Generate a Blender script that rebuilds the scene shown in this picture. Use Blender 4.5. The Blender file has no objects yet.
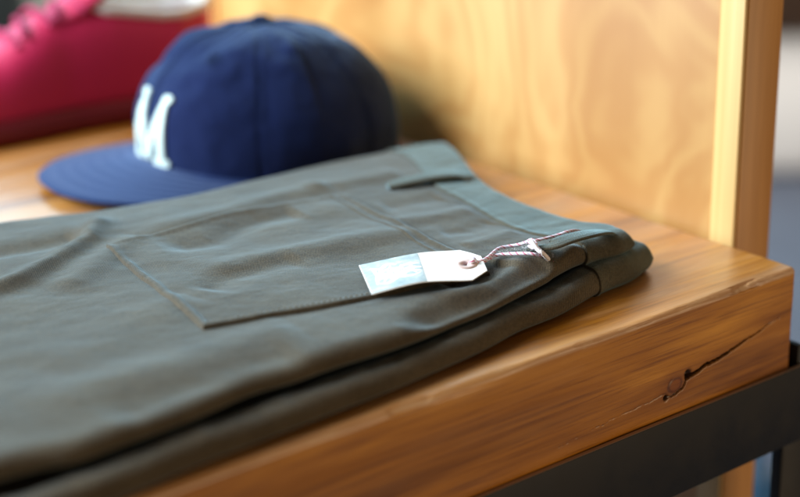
import bpy, bmesh, math
import numpy as np
from mathutils import Vector, Matrix

scene = bpy.context.scene
COL = scene.collection

# ------------------------------------------------------------------ camera
F_PX = 1540.7
YAW, PIT, ROL = [math.radians(a) for a in (52.794, 19.570, -1.272)]
CAM = np.array([-.67294, -.51497, .30688])
FW = np.array([math.cos(PIT)*math.cos(YAW), math.cos(PIT)*math.sin(YAW), -math.sin(PIT)])
_rt = np.array([math.sin(YAW), -math.cos(YAW), 0.])
_up = np.cross(_rt, FW)
RT = math.cos(ROL)*_rt + math.sin(ROL)*_up
UP = -math.sin(ROL)*_rt + math.cos(ROL)*_up
cam_d = bpy.data.cameras.new('camera')
cam = bpy.data.objects.new('camera', cam_d)
COL.objects.link(cam)
cam.matrix_world = Matrix(((RT[0], UP[0], -FW[0], CAM[0]), (RT[1], UP[1], -FW[1], CAM[1]),
                           (RT[2], UP[2], -FW[2], CAM[2]), (0, 0, 0, 1)))
cam_d.sensor_width = 36
cam_d.lens = F_PX/800*36
cam_d.clip_start = .02
cam_d.clip_end = 60
cam_d.dof.use_dof = True
cam_d.dof.focus_distance = .815
cam_d.dof.aperture_fstop = 3.0
scene.camera = cam

# ------------------------------------------------------------------ light
scene.view_settings.view_transform = 'Standard'
scene.view_settings.look = 'None'
scene.view_settings.exposure = 0.14
scene.view_settings.gamma = 1
world = bpy.data.worlds.new('World')
scene.world = world
world.use_nodes = True
bg = world.node_tree.nodes['Background']
bg.inputs[0].default_value = (1.0, .76, .54, 1)
bg.inputs[1].default_value = .085

def area(name, loc, target, sx, sy, power, col):
    d = bpy.data.lights.new(name, 'AREA')
    d.shape = 'RECTANGLE'; d.size = sx; d.size_y = sy; d.energy = power; d.color = col
    o = bpy.data.objects.new(name, d)
    COL.objects.link(o)
    o.location = loc
    o.rotation_euler = (Vector(target)-Vector(loc)).to_track_quat('-Z', 'Y').to_euler()
    return o
area('window_light', (-2.15, 1.25, 1.35), (-.2, .25, 0), 1.7, 1.8, 172, (.90, .96, 1.0))
area('front_fill', (.9, -2.2, .02), (-.1, 0, -.03), 1.8, .9, 22, (1.0, .74, .46))  # unseen warm fill added at table height to lift the front-facing sides
area('back_window_light', (.3, 3.2, 2.0), (-.2, .25, .2), 5.4, 2.0, 215, (.46, .80, 1.0))

# ------------------------------------------------------------------ helpers
def ray(x, y):
    return ((x-400)*RT-(y-248.5)*UP)/F_PX+FW
def at(x, y, z=0., ax=2):
    d = ray(x, y)
    return CAM+d*(z-CAM[ax])/d[ax]

def smooth(a): 
    a = np.clip(a, 0, 1); return a*a*(3-2*a)

_rng = np.random.RandomState(7)
_PERM = _rng.rand(256, 256)
def vnoise(x, y, seed=0):
    """smooth 2-D value noise in -1..1, numpy arrays"""
    x = np.asarray(x, float)+seed*17.31; y = np.asarray(y, float)+seed*9.77
    xi = np.floor(x).astype(int); yi = np.floor(y).astype(int)
    fx = x-xi; fy = y-yi
    fx = fx*fx*fx*(fx*(fx*6-15)+10); fy = fy*fy*fy*(fy*(fy*6-15)+10)
    g = lambda a, b: _PERM[a % 256, b % 256]
    v = (g(xi, yi)*(1-fx)+g(xi+1, yi)*fx)*(1-fy)+(g(xi, yi+1)*(1-fx)+g(xi+1, yi+1)*fx)*fy
    return v*2-1
def fbm(x, y, seed=0, oc=4):
    s = 0; a = 1
    for k in range(oc):
        s = s+a*vnoise(x*2**k, y*2**k, seed+k*3); a *= .5
    return s

def pline_dist(X, Y, pts):
    """distance from points to a polyline and position 0..1 along it"""
    best = np.full(np.shape(X), 1e9); par = np.zeros(np.shape(X)); n = len(pts)-1
    for i in range(n):
        ax, ay = pts[i][:2]; bx, by = pts[i+1][:2]
        dx, dy = bx-ax, by-ay
        t = np.clip(((X-ax)*dx+(Y-ay)*dy)/(dx*dx+dy*dy+1e-12), 0, 1)
        d = np.hypot(X-ax-t*dx, Y-ay-t*dy)
        m = d < best
        best = np.where(m, d, best); par = np.where(m, (i+t)/n, par)
    return best, par

def catmull(pts, n):
    P = np.array(pts, float)
    P = np.vstack([2*P[0]-P[1], P, 2*P[-1]-P[-2]])
    out = []
    k = len(P)-3
    for i in range(k):
        for t in np.linspace(0, 1, n, endpoint=False):
            a, b, c, d = P[i], P[i+1], P[i+2], P[i+3]
            out.append(.5*((2*b)+(-a+c)*t+(2*a-5*b+4*c-d)*t*t+(-a+3*b-3*c+d)*t**3))
    out.append(P[-2])
    return np.array(out)

def empty(name, loc, label, cat, group=None, rz=0):
    o = bpy.data.objects.new(name, None)
    COL.objects.link(o)
    o.location = loc; o.rotation_euler = (0, 0, rz); o.empty_display_size = .02
    o['label'] = label; o['category'] = cat
    if group: o['group'] = group
    return o
def world_loc(o):
    l = Vector(o.location)
    while o.parent is not None:
        o = o.parent; l = l+Vector(o.location)
    return l
def link(name, me, mat, parent=None, sm=True, local=False):
    """mesh given in world coordinates unless local"""
    o = bpy.data.objects.new(name, me)
    COL.objects.link(o)
    if mat is not None: me.materials.append(mat)
    if sm:
        me.polygons.foreach_set('use_smooth', [True]*len(me.polygons))
    if parent is not None:
        if not local:
            off = -world_loc(parent)
            me.transform(Matrix.Translation(off))
        o.parent = parent
    me.update()
    return o
def mesh_from(name, verts, faces):
    me = bpy.data.meshes.new(name)
    me.from_pydata([tuple(map(float, v)) for v in verts], [], faces)
    me.validate()
    return me
def grid_faces(nu, nv, off=0, flip=False, closeu=False, closev=False):
    f = []
    for i in range(nu if closeu else nu-1):
        i2 = (i+1) % nu
        for j in range(nv if closev else nv-1):
            j2 = (j+1) % nv
            q = (off+i*nv+j, off+i2*nv+j, off+i2*nv+j2, off+i*nv+j2)
            f.append(q[::-1] if flip else q)
    return f
def fix_normals(me, dist=1e-6):
    bm = bmesh.new(); bm.from_mesh(me)
    bmesh.ops.remove_doubles(bm, verts=bm.verts, dist=dist)
    bmesh.ops.recalc_face_normals(bm, faces=bm.faces)
    bm.to_mesh(me); bm.free()
def box_mesh(name, lo, hi, bevel=0, seg=3, cuts=0):
    bm = bmesh.new()
    bmesh.ops.create_cube(bm, size=1)
    for v in bm.verts:
        v.co = Vector([lo[k]+(v.co[k]+.5)*(hi[k]-lo[k]) for k in range(3)])
    if bevel:
        bmesh.ops.bevel(bm, geom=bm.edges[:], offset=bevel, segments=seg, profile=.5, affect='EDGES')
    me = bpy.data.meshes.new(name); bm.to_mesh(me); bm.free()
    return me
def tube(path, rad, n=8, caps=True):
    """verts, faces of a tube along a path of points; rad scalar or list"""
    P = np.array(path, float); m = len(P)
    R = np.broadcast_to(np.array(rad, float), (m,))
    T = np.gradient(P, axis=0); T /= np.linalg.norm(T, axis=1)[:, None]+1e-12
    nrm = np.cross(T[0], [0, 0, 1.]); 
    if np.linalg.norm(nrm) < 1e-3: nrm = np.cross(T[0], [0, 1., 0])
    nrm /= np.linalg.norm(nrm)
    V = []
    for i in range(m):
        nrm = nrm-T[i]*(nrm@T[i]); nrm /= np.linalg.norm(nrm)
        b = np.cross(T[i], nrm)
        for k in range(n):
            a = 2*math.pi*k/n
            V.append(P[i]+R[i]*(math.cos(a)*nrm+math.sin(a)*b))
    F = grid_faces(m, n, closev=True)
    if caps:
        F.append(tuple(range(n))[::-1]); F.append(tuple((m-1)*n+k for k in range(n)))
    return V, F
def merge(parts):
    V = []; F = []
    for v, f in parts:
        o = len(V); V += list(v); F += [tuple(o+k for k in q) for q in f]
    return V, F

# ------------------------------------------------------------------ materials
def mat(name, base=(.5, .5, .5), rough=.5, **kw):
    m = bpy.data.materials.new(name); m.use_nodes = True
    b = m.node_tree.nodes['Principled BSDF']
    b.inputs['Base Color'].default_value = (*base, 1)
    b.inputs['Roughness'].default_value = rough
    for k, v in kw.items():
        b.inputs[k.replace('_', ' ')].default_value = v
    return m, m.node_tree, b
def N(nt, kind, **kw):
    n = nt.nodes.new(kind)
    for k, v in kw.items():
        if k.startswith('i_'): n.inputs[k[2:].replace('_', ' ')].default_value = v
        else: setattr(n, k, v)
    return n
def coords(nt, scale=(1, 1, 1), rot=(0, 0, 0), loc=(0, 0, 0)):
    tc = N(nt, 'ShaderNodeTexCoord'); mp = N(nt, 'ShaderNodeMapping')
    mp.inputs['Scale'].default_value = scale; mp.inputs['Rotation'].default_value = rot
    mp.inputs['Location'].default_value = loc
    nt.links.new(tc.outputs['Object'], mp.inputs['Vector'])
    return mp.outputs[0]
def ramp(nt, src, stops):
    r = N(nt, 'ShaderNodeValToRGB')
    e = r.color_ramp.elements
    while len(e) < len(stops): e.new(.5)
    for el, (p, c) in zip(e, stops):
        el.position = p; el.color = (*c, 1) if len(c) == 3 else c
    nt.links.new(src, r.inputs[0])
    return r.outputs[0]
def mix(nt, a, b, fac, mode='MIX'):
    m = N(nt, 'ShaderNodeMix', data_type='RGBA', blend_type=mode)
    for s, v in ((0, fac), (6, a), (7, b)):
        if hasattr(v, 'is_output'): nt.links.new(v, m.inputs[s])
        else: m.inputs[s].default_value = v if s == 0 else (*v, 1)
    return m.outputs[2]
def noise(nt, vec, scale, detail=4, rough=.5, dist=0):
    n = N(nt, 'ShaderNodeTexNoise')
    n.inputs['Scale'].default_value = scale; n.inputs['Detail'].default_value = detail
    n.inputs['Roughness'].default_value = rough; n.inputs['Distortion'].default_value = dist
    nt.links.new(vec, n.inputs['Vector'])
    return n.outputs[0]
def math_n(nt, op, a, b=None):
    m = N(nt, 'ShaderNodeMath', operation=op)
    for s, v in ((0, a), (1, b)):
        if v is None: continue
        if hasattr(v, 'is_output'): nt.links.new(v, m.inputs[s])
        else: m.inputs[s].default_value = v
    return m.outputs[0]
def bump(nt, b, h, strength, dist=.001):
    n = N(nt, 'ShaderNodeBump')
    n.inputs['Strength'].default_value = strength; n.inputs['Distance'].default_value = dist
    nt.links.new(h, n.inputs['Height']); nt.links.new(n.outputs[0], b.inputs['Normal'])

def slab_wood():
    m, nt, b = mat('oiled_beam_wood', rough=.33)
    # long growth figure: strongly stretched along X, plus a knot whose rings bend it
    tc = N(nt, 'ShaderNodeTexCoord')
    v = coords(nt, (1.6, 16, 16))
    warp = noise(nt, v, 1.3, 3, .5, .6)
    fine = noise(nt, coords(nt, (14, 620, 620)), 1.0, 5, .7)
    mid = noise(nt, coords(nt, (3.2, 48, 48)), 1.0, 4, .6, .8)
    rings = math_n(nt, 'SINE', math_n(nt, 'MULTIPLY', warp, 55.))
    rings = math_n(nt, 'MULTIPLY_ADD', rings, .5); rings.node.inputs[2].default_value = .5
    c1 = ramp(nt, mid, [(.27, (.19, .058, .003)), (.5, (.47, .178, .010)), (.72, (.74, .33, .034))])
    c2 = mix(nt, c1, (.62, .50, .36), math_n(nt, 'MULTIPLY', rings, .36), 'MULTIPLY')
    c3 = mix(nt, c2, (.38, .26, .18), math_n(nt, 'MULTIPLY', ramp(nt, fine, [(.50, (0, 0, 0)), (.68, (1, 1, 1))]), .75), 'MULTIPLY')
    # knot at KNOT
    vd = N(nt, 'ShaderNodeVectorMath', operation='SUBTRACT'); nt.links.new(tc.outputs['Object'], vd.inputs[0])
    vd.inputs[1].default_value = (-.0975, 0, -.0445)
    vs = N(nt, 'ShaderNodeVectorMath', operation='MULTIPLY'); nt.links.new(vd.outputs[0], vs.inputs[0]); vs.inputs[1].default_value = (.8, .4, 1.15)
    ln = N(nt, 'ShaderNodeVectorMath', operation='LENGTH'); nt.links.new(vs.outputs[0], ln.inputs[0])
    wob = math_n(nt, 'ADD', ln.outputs['Value'], math_n(nt, 'MULTIPLY', noise(nt, coords(nt), 160, 3), .0035))
    kn = ramp(nt, math_n(nt, 'MULTIPLY', wob, 60), [(.0, (.85, .74, .64)), (.28, (.78, .64, .52)), (.35, (.45, .33, .27)), (.43, (.84, .77, .72)), (.9, (1, 1, 1))])
    c4 = mix(nt, c3, kn, 1.0, 'MULTIPLY')
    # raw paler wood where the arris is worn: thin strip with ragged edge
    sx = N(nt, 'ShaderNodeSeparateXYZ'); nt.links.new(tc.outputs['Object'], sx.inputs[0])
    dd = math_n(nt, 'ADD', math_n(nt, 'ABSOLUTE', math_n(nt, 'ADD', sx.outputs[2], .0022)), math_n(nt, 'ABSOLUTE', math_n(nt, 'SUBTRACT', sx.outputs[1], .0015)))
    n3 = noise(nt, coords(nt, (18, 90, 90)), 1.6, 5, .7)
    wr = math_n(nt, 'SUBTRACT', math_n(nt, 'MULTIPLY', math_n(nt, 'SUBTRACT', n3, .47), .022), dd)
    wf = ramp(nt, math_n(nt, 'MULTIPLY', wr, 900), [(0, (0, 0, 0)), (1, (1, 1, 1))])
    at_ = N(nt, 'ShaderNodeAttribute', attribute_name='grime')
    c4 = mix(nt, c4, (.020, .008, .003), at_.outputs['Fac'])
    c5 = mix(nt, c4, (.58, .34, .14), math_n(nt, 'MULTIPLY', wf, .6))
    # pale, greyer worn patches double as painted gloss; front strip paints the arris's specular glow
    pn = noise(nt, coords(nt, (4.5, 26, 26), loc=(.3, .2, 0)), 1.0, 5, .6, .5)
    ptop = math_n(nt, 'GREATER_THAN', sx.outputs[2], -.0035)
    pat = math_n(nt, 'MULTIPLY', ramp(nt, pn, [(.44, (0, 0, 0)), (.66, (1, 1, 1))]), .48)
    arris_glow = ramp(nt, math_n(nt, 'MULTIPLY', sx.outputs[1], 40.), [(0, (1, 1, 1)), (.55, (0, 0, 0))])
    pat = math_n(nt, 'MAXIMUM', pat, math_n(nt, 'MULTIPLY', arris_glow, .5))
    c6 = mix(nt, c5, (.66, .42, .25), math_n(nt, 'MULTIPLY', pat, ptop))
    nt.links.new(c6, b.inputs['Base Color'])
    rg = ramp(nt, noise(nt, coords(nt, (5, 22, 22)), 2.0, 4, .6), [(.3, (.26,)*3), (.7, (.46,)*3)])
    nt.links.new(rg, b.inputs['Roughness'])
    b.inputs['Specular IOR Level'].default_value = .15; b.inputs['Coat Weight'].default_value = .9; b.inputs['Coat Roughness'].default_value = .34; b.inputs['Coat IOR'].default_value = 1.5
    hh = math_n(nt, 'ADD', math_n(nt, 'MULTIPLY', fine, .5), math_n(nt, 'MULTIPLY', noise(nt, coords(nt, (12, 60, 60)), 1.5, 4), 1.0))
    bump(nt, b, hh, .35, .0012)
    return m
def birch(name, light=1.0, dark=False):
    m, nt, b = mat(name, rough=.42)
    v = coords(nt, (1, 3.6, 2.8))
    w = noise(nt, v, 1.7, 3, .45, 1.2)
    cont = math_n(nt, 'SINE', math_n(nt, 'MULTIPLY', w, 48.))
    cont = math_n(nt, 'MULTIPLY_ADD', cont, .5); cont.node.inputs[2].default_value = .5
    big = noise(nt, coords(nt, (1, 7, 1.2)), 1.0, 2)
    fine = noise(nt, coords(nt, (60, 240, 10)), 1.0, 4, .6)
    c = ramp(nt, big, [(.32, (.41, .195, .040)), (.66, (.67, .42, .155))])
    c = mix(nt, c, (.80, .62, .44), math_n(nt, 'MULTIPLY', cont, .52), 'MULTIPLY')
    c = mix(nt, c, (.8, .72, .62), math_n(nt, 'MULTIPLY', fine, .35), 'MULTIPLY')
    nt.links.new(c, b.inputs['Base Color'])
    b.inputs['Coat Weight'].default_value = .15; b.inputs['Coat Roughness'].default_value = .3
    return m
def solid_wood(name, ca, cb, sc=(30, 200, 3)):
    m, nt, b = mat(name, rough=.45)
    f = noise(nt, coords(nt, sc), 1.0, 4, .6, .3)
    nt.links.new(ramp(nt, f, [(.3, ca), (.7, cb)]), b.inputs['Base Color'])
    return m
def twill(name, ca, cb, sheen=.5, tint=(.62, .80, 1, 1)):
    m, nt, b = mat(name, rough=.85)
    b.inputs['Sheen Weight'].default_value = sheen; b.inputs['Sheen Roughness'].default_value = .35
    b.inputs['Sheen Tint'].default_value = tint
    b.inputs['Specular IOR Level'].default_value = .25
    wv = N(nt, 'ShaderNodeTexWave', wave_type='BANDS', bands_direction='X')
    wv.inputs['Scale'].default_value = 390; wv.inputs['Distortion'].default_value = .6
    wv.inputs['Detail'].default_value = 2; wv.inputs['Detail Scale'].default_value = 2
    nt.links.new(coords(nt, (1, 1, 1), (0, 0, math.radians(38))), wv.inputs['Vector'])
    nz = noise(nt, coords(nt, (1, 1, 1), (0, 0, .6)), 850, 3, .8)
    bl = noise(nt, coords(nt), 30, 4, .6)
    h = math_n(nt, 'ADD', math_n(nt, 'MULTIPLY', wv.outputs[1], .6), nz)
    c = ramp(nt, bl, [(.3, ca), (.7, cb)])
    c = mix(nt, c, (.30, .30, .30), ramp(nt, nz, [(.35, (0, 0, 0)), (.70, (.9, .9, .9))]), 'MULTIPLY')
    c = mix(nt, c, (.72, .72, .72), math_n(nt, 'MULTIPLY', wv.outputs[1], .6), 'MULTIPLY')
    nt.links.new(c, b.inputs['Base Color'])
    bump(nt, b, h, .5, .0005)
    return m
def wool(name, base, tint, sheen=.8):
    m, nt, b = mat(name, rough=.9)
    b.inputs['Sheen Weight'].default_value = sheen; b.inputs['Sheen Roughness'].default_value = .4
    b.inputs['Sheen Tint'].default_value = tint
    b.inputs['Specular IOR Level'].default_value = .2
    nz = noise(nt, coords(nt), 420, 4, .7)
    c = ramp(nt, nz, [(.25, tuple(x*.75 for x in base)), (.75, tuple(x*1.25 for x in base))])
    nt.links.new(c, b.inputs['Base Color'])
    bump(nt, b, nz, .5, .0006)
    return m
def steel():
    m, nt, b = mat('blackened_steel', (.012, .012, .013), .5, Metallic=.35)
    f = noise(nt, coords(nt, (1, 1, 1)), 45, 5, .6)
    nt.links.new(ramp(nt, f, [(.3, (.008, .008, .009)), (.75, (.018, .017, .017))]), b.inputs['Base Color'])
    nt.links.new(ramp(nt, f, [(.3, (.5,)*3), (.7, (.66,)*3)]), b.inputs['Roughness'])
    bump(nt, b, f, .15, .0006)
    return m

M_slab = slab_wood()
M_steel = steel()
M_birch = birch('birch_plywood')
M_edge = solid_wood('pale_birch_lipping', (.58, .36, .125), (.68, .47, .19))
M_side = solid_wood('brown_panel_edge', (.46, .21, .05), (.60, .30, .09), (120, 6, 5))
M_twill = twill('olive_twill', (.090, .065, .036), (.132, .101, .060), .52, (.56, .84, 1, 1))
M_twill_in = twill('olive_twill_band', (.084, .070, .043), (.120, .104, .068), .78, (.50, .86, 1, 1))
M_thread = mat('olive_thread', (.26, .24, .18), .8)[0]
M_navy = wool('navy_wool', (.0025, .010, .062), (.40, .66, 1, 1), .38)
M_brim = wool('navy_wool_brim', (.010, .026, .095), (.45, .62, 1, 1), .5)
M_felt = wool('white_felt', (.58, .74, .73), (1, 1, 1, 1), .3)
M_button = wool('navy_button', (.004, .012, .045), (.4, .6, 1, 1), .3)
M_red = mat('burgundy_leather', (.50, .0010, .070), .6, Sheen_Weight=.25, Sheen_Tint=(1, .6, .85, 1))[0]
M_redsole = mat('burgundy_rubber', (.16, .002, .012), .55)[0]
M_lace = mat('burgundy_lace', (.34, .008, .075), .8)[0]
M_lining = mat('white_lining', (.72, .72, .72), .7)[0]

# ------------------------------------------------------------------ setting: floor and wall
def plane_obj(name, pts, m):
    me = mesh_from(name, pts, [tuple(range(len(pts)))])
    o = link(name, me, m, sm=False); o['kind'] = 'structure'
    return o
m, nt, b = mat('grey_floor', rough=.6)
nt.links.new(ramp(nt, noise(nt, coords(nt), 3, 5), [(.3, (.055, .062, .085)), (.7, (.075, .083, .110))]), b.inputs['Base Color'])
FLOOR = m
m, nt, b = mat('plaster_wall', rough=.9)
nt.links.new(ramp(nt, noise(nt, coords(nt), 2, 4), [(.3, (.52, .52, .45)), (.7, (.58, .58, .50))]), b.inputs['Base Color'])
WALLM = m
FZ = -.85
def bgp(r, fwd, z):
    """point at lateral r, forward fwd from the shop corner, seen straight on"""
    p = CAM*np.array([1, 1, 0])+np.array([math.sin(YAW), -math.cos(YAW), 0])*r+np.array([math.cos(YAW), math.sin(YAW), 0])*fwd
    return (p[0], p[1], z)
area('background_fill', bgp(.3, 3.3, 1.3), bgp(.3, 4.3, -.6), 2.6, .5, 60, (1.0, .93, .84))  # unseen fill added to brighten the background wall and bench
plane_obj('floor', [bgp(-3.5, -1.5, FZ), bgp(3.5, -1.5, FZ), bgp(3.5, 5.2, FZ), bgp(-3.5, 5.2, FZ)], FLOOR)
plane_obj('wall', [bgp(-3.5, 4.7, FZ), bgp(3.5, 4.7, FZ), bgp(3.5, 4.7, .35), bgp(-3.5, 4.7, .35)], WALLM)

def local_box(root, name, r0, r1, f0, f1, z0, z1, m, bevel=.004):
    """box in the wall-aligned frame of a root placed with rz = YAW-90deg"""
    me = box_mesh(name, (r0, f0, z0), (r1, f1, z1), bevel)
    return link(name, me, m, root, local=True)
RZ = YAW-math.pi/2
bench = empty('low_bench', bgp(1.55, 3.9, FZ), 'low pale bench with a dark wooden top far behind the plywood edge', 'bench', rz=RZ)
M_white = mat('pale_paint', (.80, .74, .68), .6)[0]
M_dark = solid_wood('dark_brown_wood', (.030, .012, .004), (.055, .024, .008))
local_box(bench, 'base', -.75, .75, -.18, .3, 0, .368, M_white, .05)
local_box(bench, 'top', -.80, .80, -.20, .32, .372, .66, M_dark, .01)
post = empty('dark_post', bgp(-1.30, 4.05, FZ), 'near-black upright post behind the burgundy shoe', 'post', rz=RZ)
M_blk = mat('green_black_paint', (.004, .007, .005), .6)[0]
local_box(post, 'shaft', -.28, .33, -.05, .05, .02, 1.15, M_blk)
local_box(post, 'foot_plate', -.30, .35, -.07, .07, 0, .02, M_blk, .003)

carton = empty('blue_carton', bgp(.59, 1.9, FZ), 'blue carton with pale flap and small white printing under the table', 'box', rz=RZ)
M_blue = mat('blue_card', (.022, .075, .14), .6)[0]
M_paleblue = mat('pale_blue_card', (.24, .29, .42), .6)[0]
local_box(carton, 'carton_body', -.111, .11, 0, .2, 0, .20, M_blue, .003)
me = box_mesh('flap', (-.109, -.001, .2005), (.109, .18, .203), .0008)
link('flap', me, M_paleblue, carton, local=True)
fp = [(-.100, .183), (-.086, .199), (-.040, .199), (-.040, .118), (-.068, .118), (-.076, .145), (-.086, .166)]
V = [(x_, -.0016, z_) for x_, z_ in fp]+[(x_, -.0004, z_) for x_, z_ in fp]; k_ = len(fp)
Fc = [tuple(range(k_))[::-1], tuple(range(k_, 2*k_))]+[(i, (i+1) % k_, k_+(i+1) % k_, k_+i) for i in range(k_)]
link('front_flap', mesh_from('front_flap', V, Fc), M_paleblue, carton, sm=False, local=True)
parts = []
for r_ in range(2):
    for k in range(4):
        x0 = -.1015+r_*.006+k*.0030; z0 = .140+k*.0055-r_*.006
        parts.append(([(x0, -.0024, z0), (x0+.0034, -.0024, z0+.002), (x0+.0022, -.0024, z0+.0052), (x0-.0012, -.0024, z0+.0034)], [(0, 1, 2, 3)]))
V, Fc = merge(parts)
link('printing', mesh_from('printing', V, Fc), mat('white_print', (.6, .65, .7), .6)[0], carton, sm=False, local=True)

# ------------------------------------------------------------------ table
TH = .072; TL = 1.45; TW = .70
table = empty('timber_table', (0, 0, 0), 'thick oiled timber table held in a black steel frame', 'table')
KN = (-.0975, -.0445)
crack = [(-.0885, -.0425), (-.070, -.0395), (-.047, -.0352), (-.028, -.0308), (-.012, -.0272)]
crack2 = [(-.104, -.0475), (-.118, -.0482), (-.135, -.0492), (-.158, -.0505), (-.185, -.0535)]
edge_line = [(-.089, -.0405), (-.0885, -.0425), (-.0905, -.0475), (-.097, -.0505), (-.104, -.050)]
def slab_pt(X, Y, Z):
    """round the slab's edges and wear them"""
    wx = np.array(X)
    r = .0035+.0016*fbm(wx*14, np.zeros_like(wx), 5, 3)
    r = np.clip(r, .0015, .007)
    lo = np.stack([-TL+r, 0*r+r, -TH+r], -1); hi = np.stack([-r, TW-r, -r], -1)
    P = np.stack([X, Y, Z], -1); Q = np.clip(P, lo, hi)
    d = P-Q; L = np.linalg.norm(d, axis=-1, keepdims=True)
    P = Q+d/np.maximum(L, 1e-9)*np.minimum(L, r[..., None])
    # chips along the top front arris
    e = np.hypot(P[..., 1]-.0, P[..., 2]+.0); q_ = (P[..., 1]-P[..., 2])
    chip = smooth((fbm(X*34, q_*520+2.2, 11, 4)-.30)*2.2)*np.exp(-(e/.0034)**2)*.0009
    chip = chip+(.5+.5*fbm(X*40, q_*900+9, 23, 3))*np.exp(-(e/.003)**2)*.0003
    chip = chip*(.25+1.1*smooth(.5+1.4*vnoise(X*13, X*0, 44)))
    P[..., 1] += chip*.8; P[..., 2] -= chip*.8
    # gentle sawn waviness
    P[..., 1] += .0005*fbm(X*9, Z*30, 2, 3)*(Y < .002)
    P[..., 2] += .0004*fbm(X*7, Y*18, 3, 3)*(Z > -.002)
    return P
def xs_dense():
    return np.concatenate([np.linspace(-TL, -.56, 24)[:-1], np.linspace(-.56, -.215, 240)[:-1], np.linspace(-.215, -.009, 330)[:-1], np.linspace(-.009, 0, 16)])
sheets = []
xs = xs_dense()
zs = np.concatenate([np.linspace(-TH, -.066, 6)[:-1], np.linspace(-.066, -.010, 112)[:-1], np.linspace(-.010, 0, 26)])
X, Z = np.meshgrid(xs, zs, indexing='ij')
P = slab_pt(X, np.zeros_like(X), Z)
# crack, knot ring and checks on the front face
dpt = np.zeros_like(X)
for pl, w, dp in ((crack, .00075, .0065), (crack2, .00026, .0006), (edge_line, .0006, .003)):
    d, t = pline_dist(X, Z+.0006*vnoise(X*180, X*0, 4)+.00022*vnoise(X*900, X*0+3, 9), pl)
    ww = w*(1-.82*t) if pl is not edge_line else w*(.6+.6*vnoise(X*400, Z*400, 2)**2)
    if pl is crack: ww = w*np.clip(1.15-1.05*t, .12, 1)
    dpt += dp*np.clip(1-.5*t, .2, 1)*np.exp(-(d/np.maximum(ww, 1e-4))**2)
kd = np.hypot((X-KN[0]), (Z-KN[1])*1.2)
dpt += .0004*np.exp(-((kd-.0055)/.0009)**2)*(.5+.5*vnoise(X*300, Z*300, 8))
dpt += .003*np.exp(-(np.hypot(X+.0875, Z+.0405)/.0018)**2)+.003*np.exp(-(np.hypot(X+.1045, Z+.0500)/.0013)**2)
P[..., 1] += dpt
GR = np.clip(dpt/.0007, 0, 1)**1.1*.93
sheets.append((P.reshape(-1, 3), grid_faces(*X.shape)))
ys = np.concatenate([np.linspace(0, .010, 22)[:-1], np.linspace(.010, .08, 40)[:-1], np.linspace(.08, TW-.01, 90)[:-1], np.linspace(TW-.01, TW, 8)])
X, Y = np.meshgrid(xs, ys, indexing='ij')
sheets.append((slab_pt(X, Y, np.zeros_like(X)).reshape(-1, 3), grid_faces(*X.shape, flip=True)))
Y, Z = np.meshgrid(ys, zs, indexing='ij')
sheets.append((slab_pt(np.zeros_like(Y), Y, Z).reshape(-1, 3), grid_faces(*Y.shape)))
V, Fc = merge(sheets)
n = len(V)
V += [(-TL, 0, -TH+.001), (0, 0, -TH+.001), (0, TW, -TH+.001), (-TL, TW, -TH+.001), (-TL, 0, -.004), (-TL, TW, -.004), (0, TW, -.004)]
Fc += [(n, n+3, n+2, n+1), (n, n+4, n+5, n+3), (n+3, n+5, n+6, n+2)]
me = mesh_from('tabletop', V, Fc)
bm = bmesh.new(); bm.from_mesh(me); bmesh.ops.remove_doubles(bm, verts=bm.verts, dist=2e-5)
bmesh.ops.recalc_face_normals(bm, faces=bm.faces); bm.to_mesh(me); bm.free()
# grime lying in the crack and around the knot, stored per vertex by nearest front-grid cell
gx_ = xs; gz_ = zs
att = me.attributes.new('grime', 'FLOAT', 'POINT')
co = np.empty(len(me.vertices)*3); me.vertices.foreach_get('co', co); co = co.reshape(-1, 3)
ix = np.clip(np.searchsorted(gx_, co[:, 0]-1e-5), 0, len(gx_)-1); iz = np.clip(np.searchsorted(gz_, co[:, 2]-1e-5), 0, len(gz_)-1)
val = GR[ix, iz]*(co[:, 1] < .02)*(co[:, 2] < -.008)
att.data.foreach_set('value', val.astype(np.float32))
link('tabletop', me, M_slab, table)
def angle_mesh(name, lo1, hi1, lo2, hi2):
    V1 = box_mesh('a', lo1, hi1, .0008, 2); V2 = box_mesh('b', lo2, hi2, .0008, 2)
    bm = bmesh.new(); bm.from_mesh(V1); bm.from_mesh(V2)
    me = bpy.data.meshes.new(name); bm.to_mesh(me); bm.free()
    bpy.data.meshes.remove(V1); bpy.data.meshes.remove(V2)
    return me
frame = link('steel_frame', angle_mesh('steel_frame', (-TL, -.0042, -.1100), (.0110, -.0008, -.0612), (-TL, -.0006, -.0765), (.0, .030, -.0732)), M_steel, table)
link('end_rail', box_mesh('end_rail', (.0060, -.0004, -.1098), (.0102, TW, -.0500), .0008, 2), M_steel, table)
for (lx, ly) in ((-.0005, .001), (-TL, .003), (-.0005, TW-.033), (-TL, TW-.033)):
    link('leg', box_mesh('leg', (lx, ly, FZ), (lx+.026, ly+.008, -.1102), .0015, 2), M_steel, table)

M_lit_arris = mat('lit_steel_arris', (.36, .25, .18), .4, Metallic=.6)[0]  # coppery colour paints the light caught along the frame's top edge
frame.data.materials.append(M_lit_arris)
for p_ in frame.data.polygons:
    if p_.normal.z > .6 and p_.center.z > -.063: p_.material_index = 1

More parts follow.
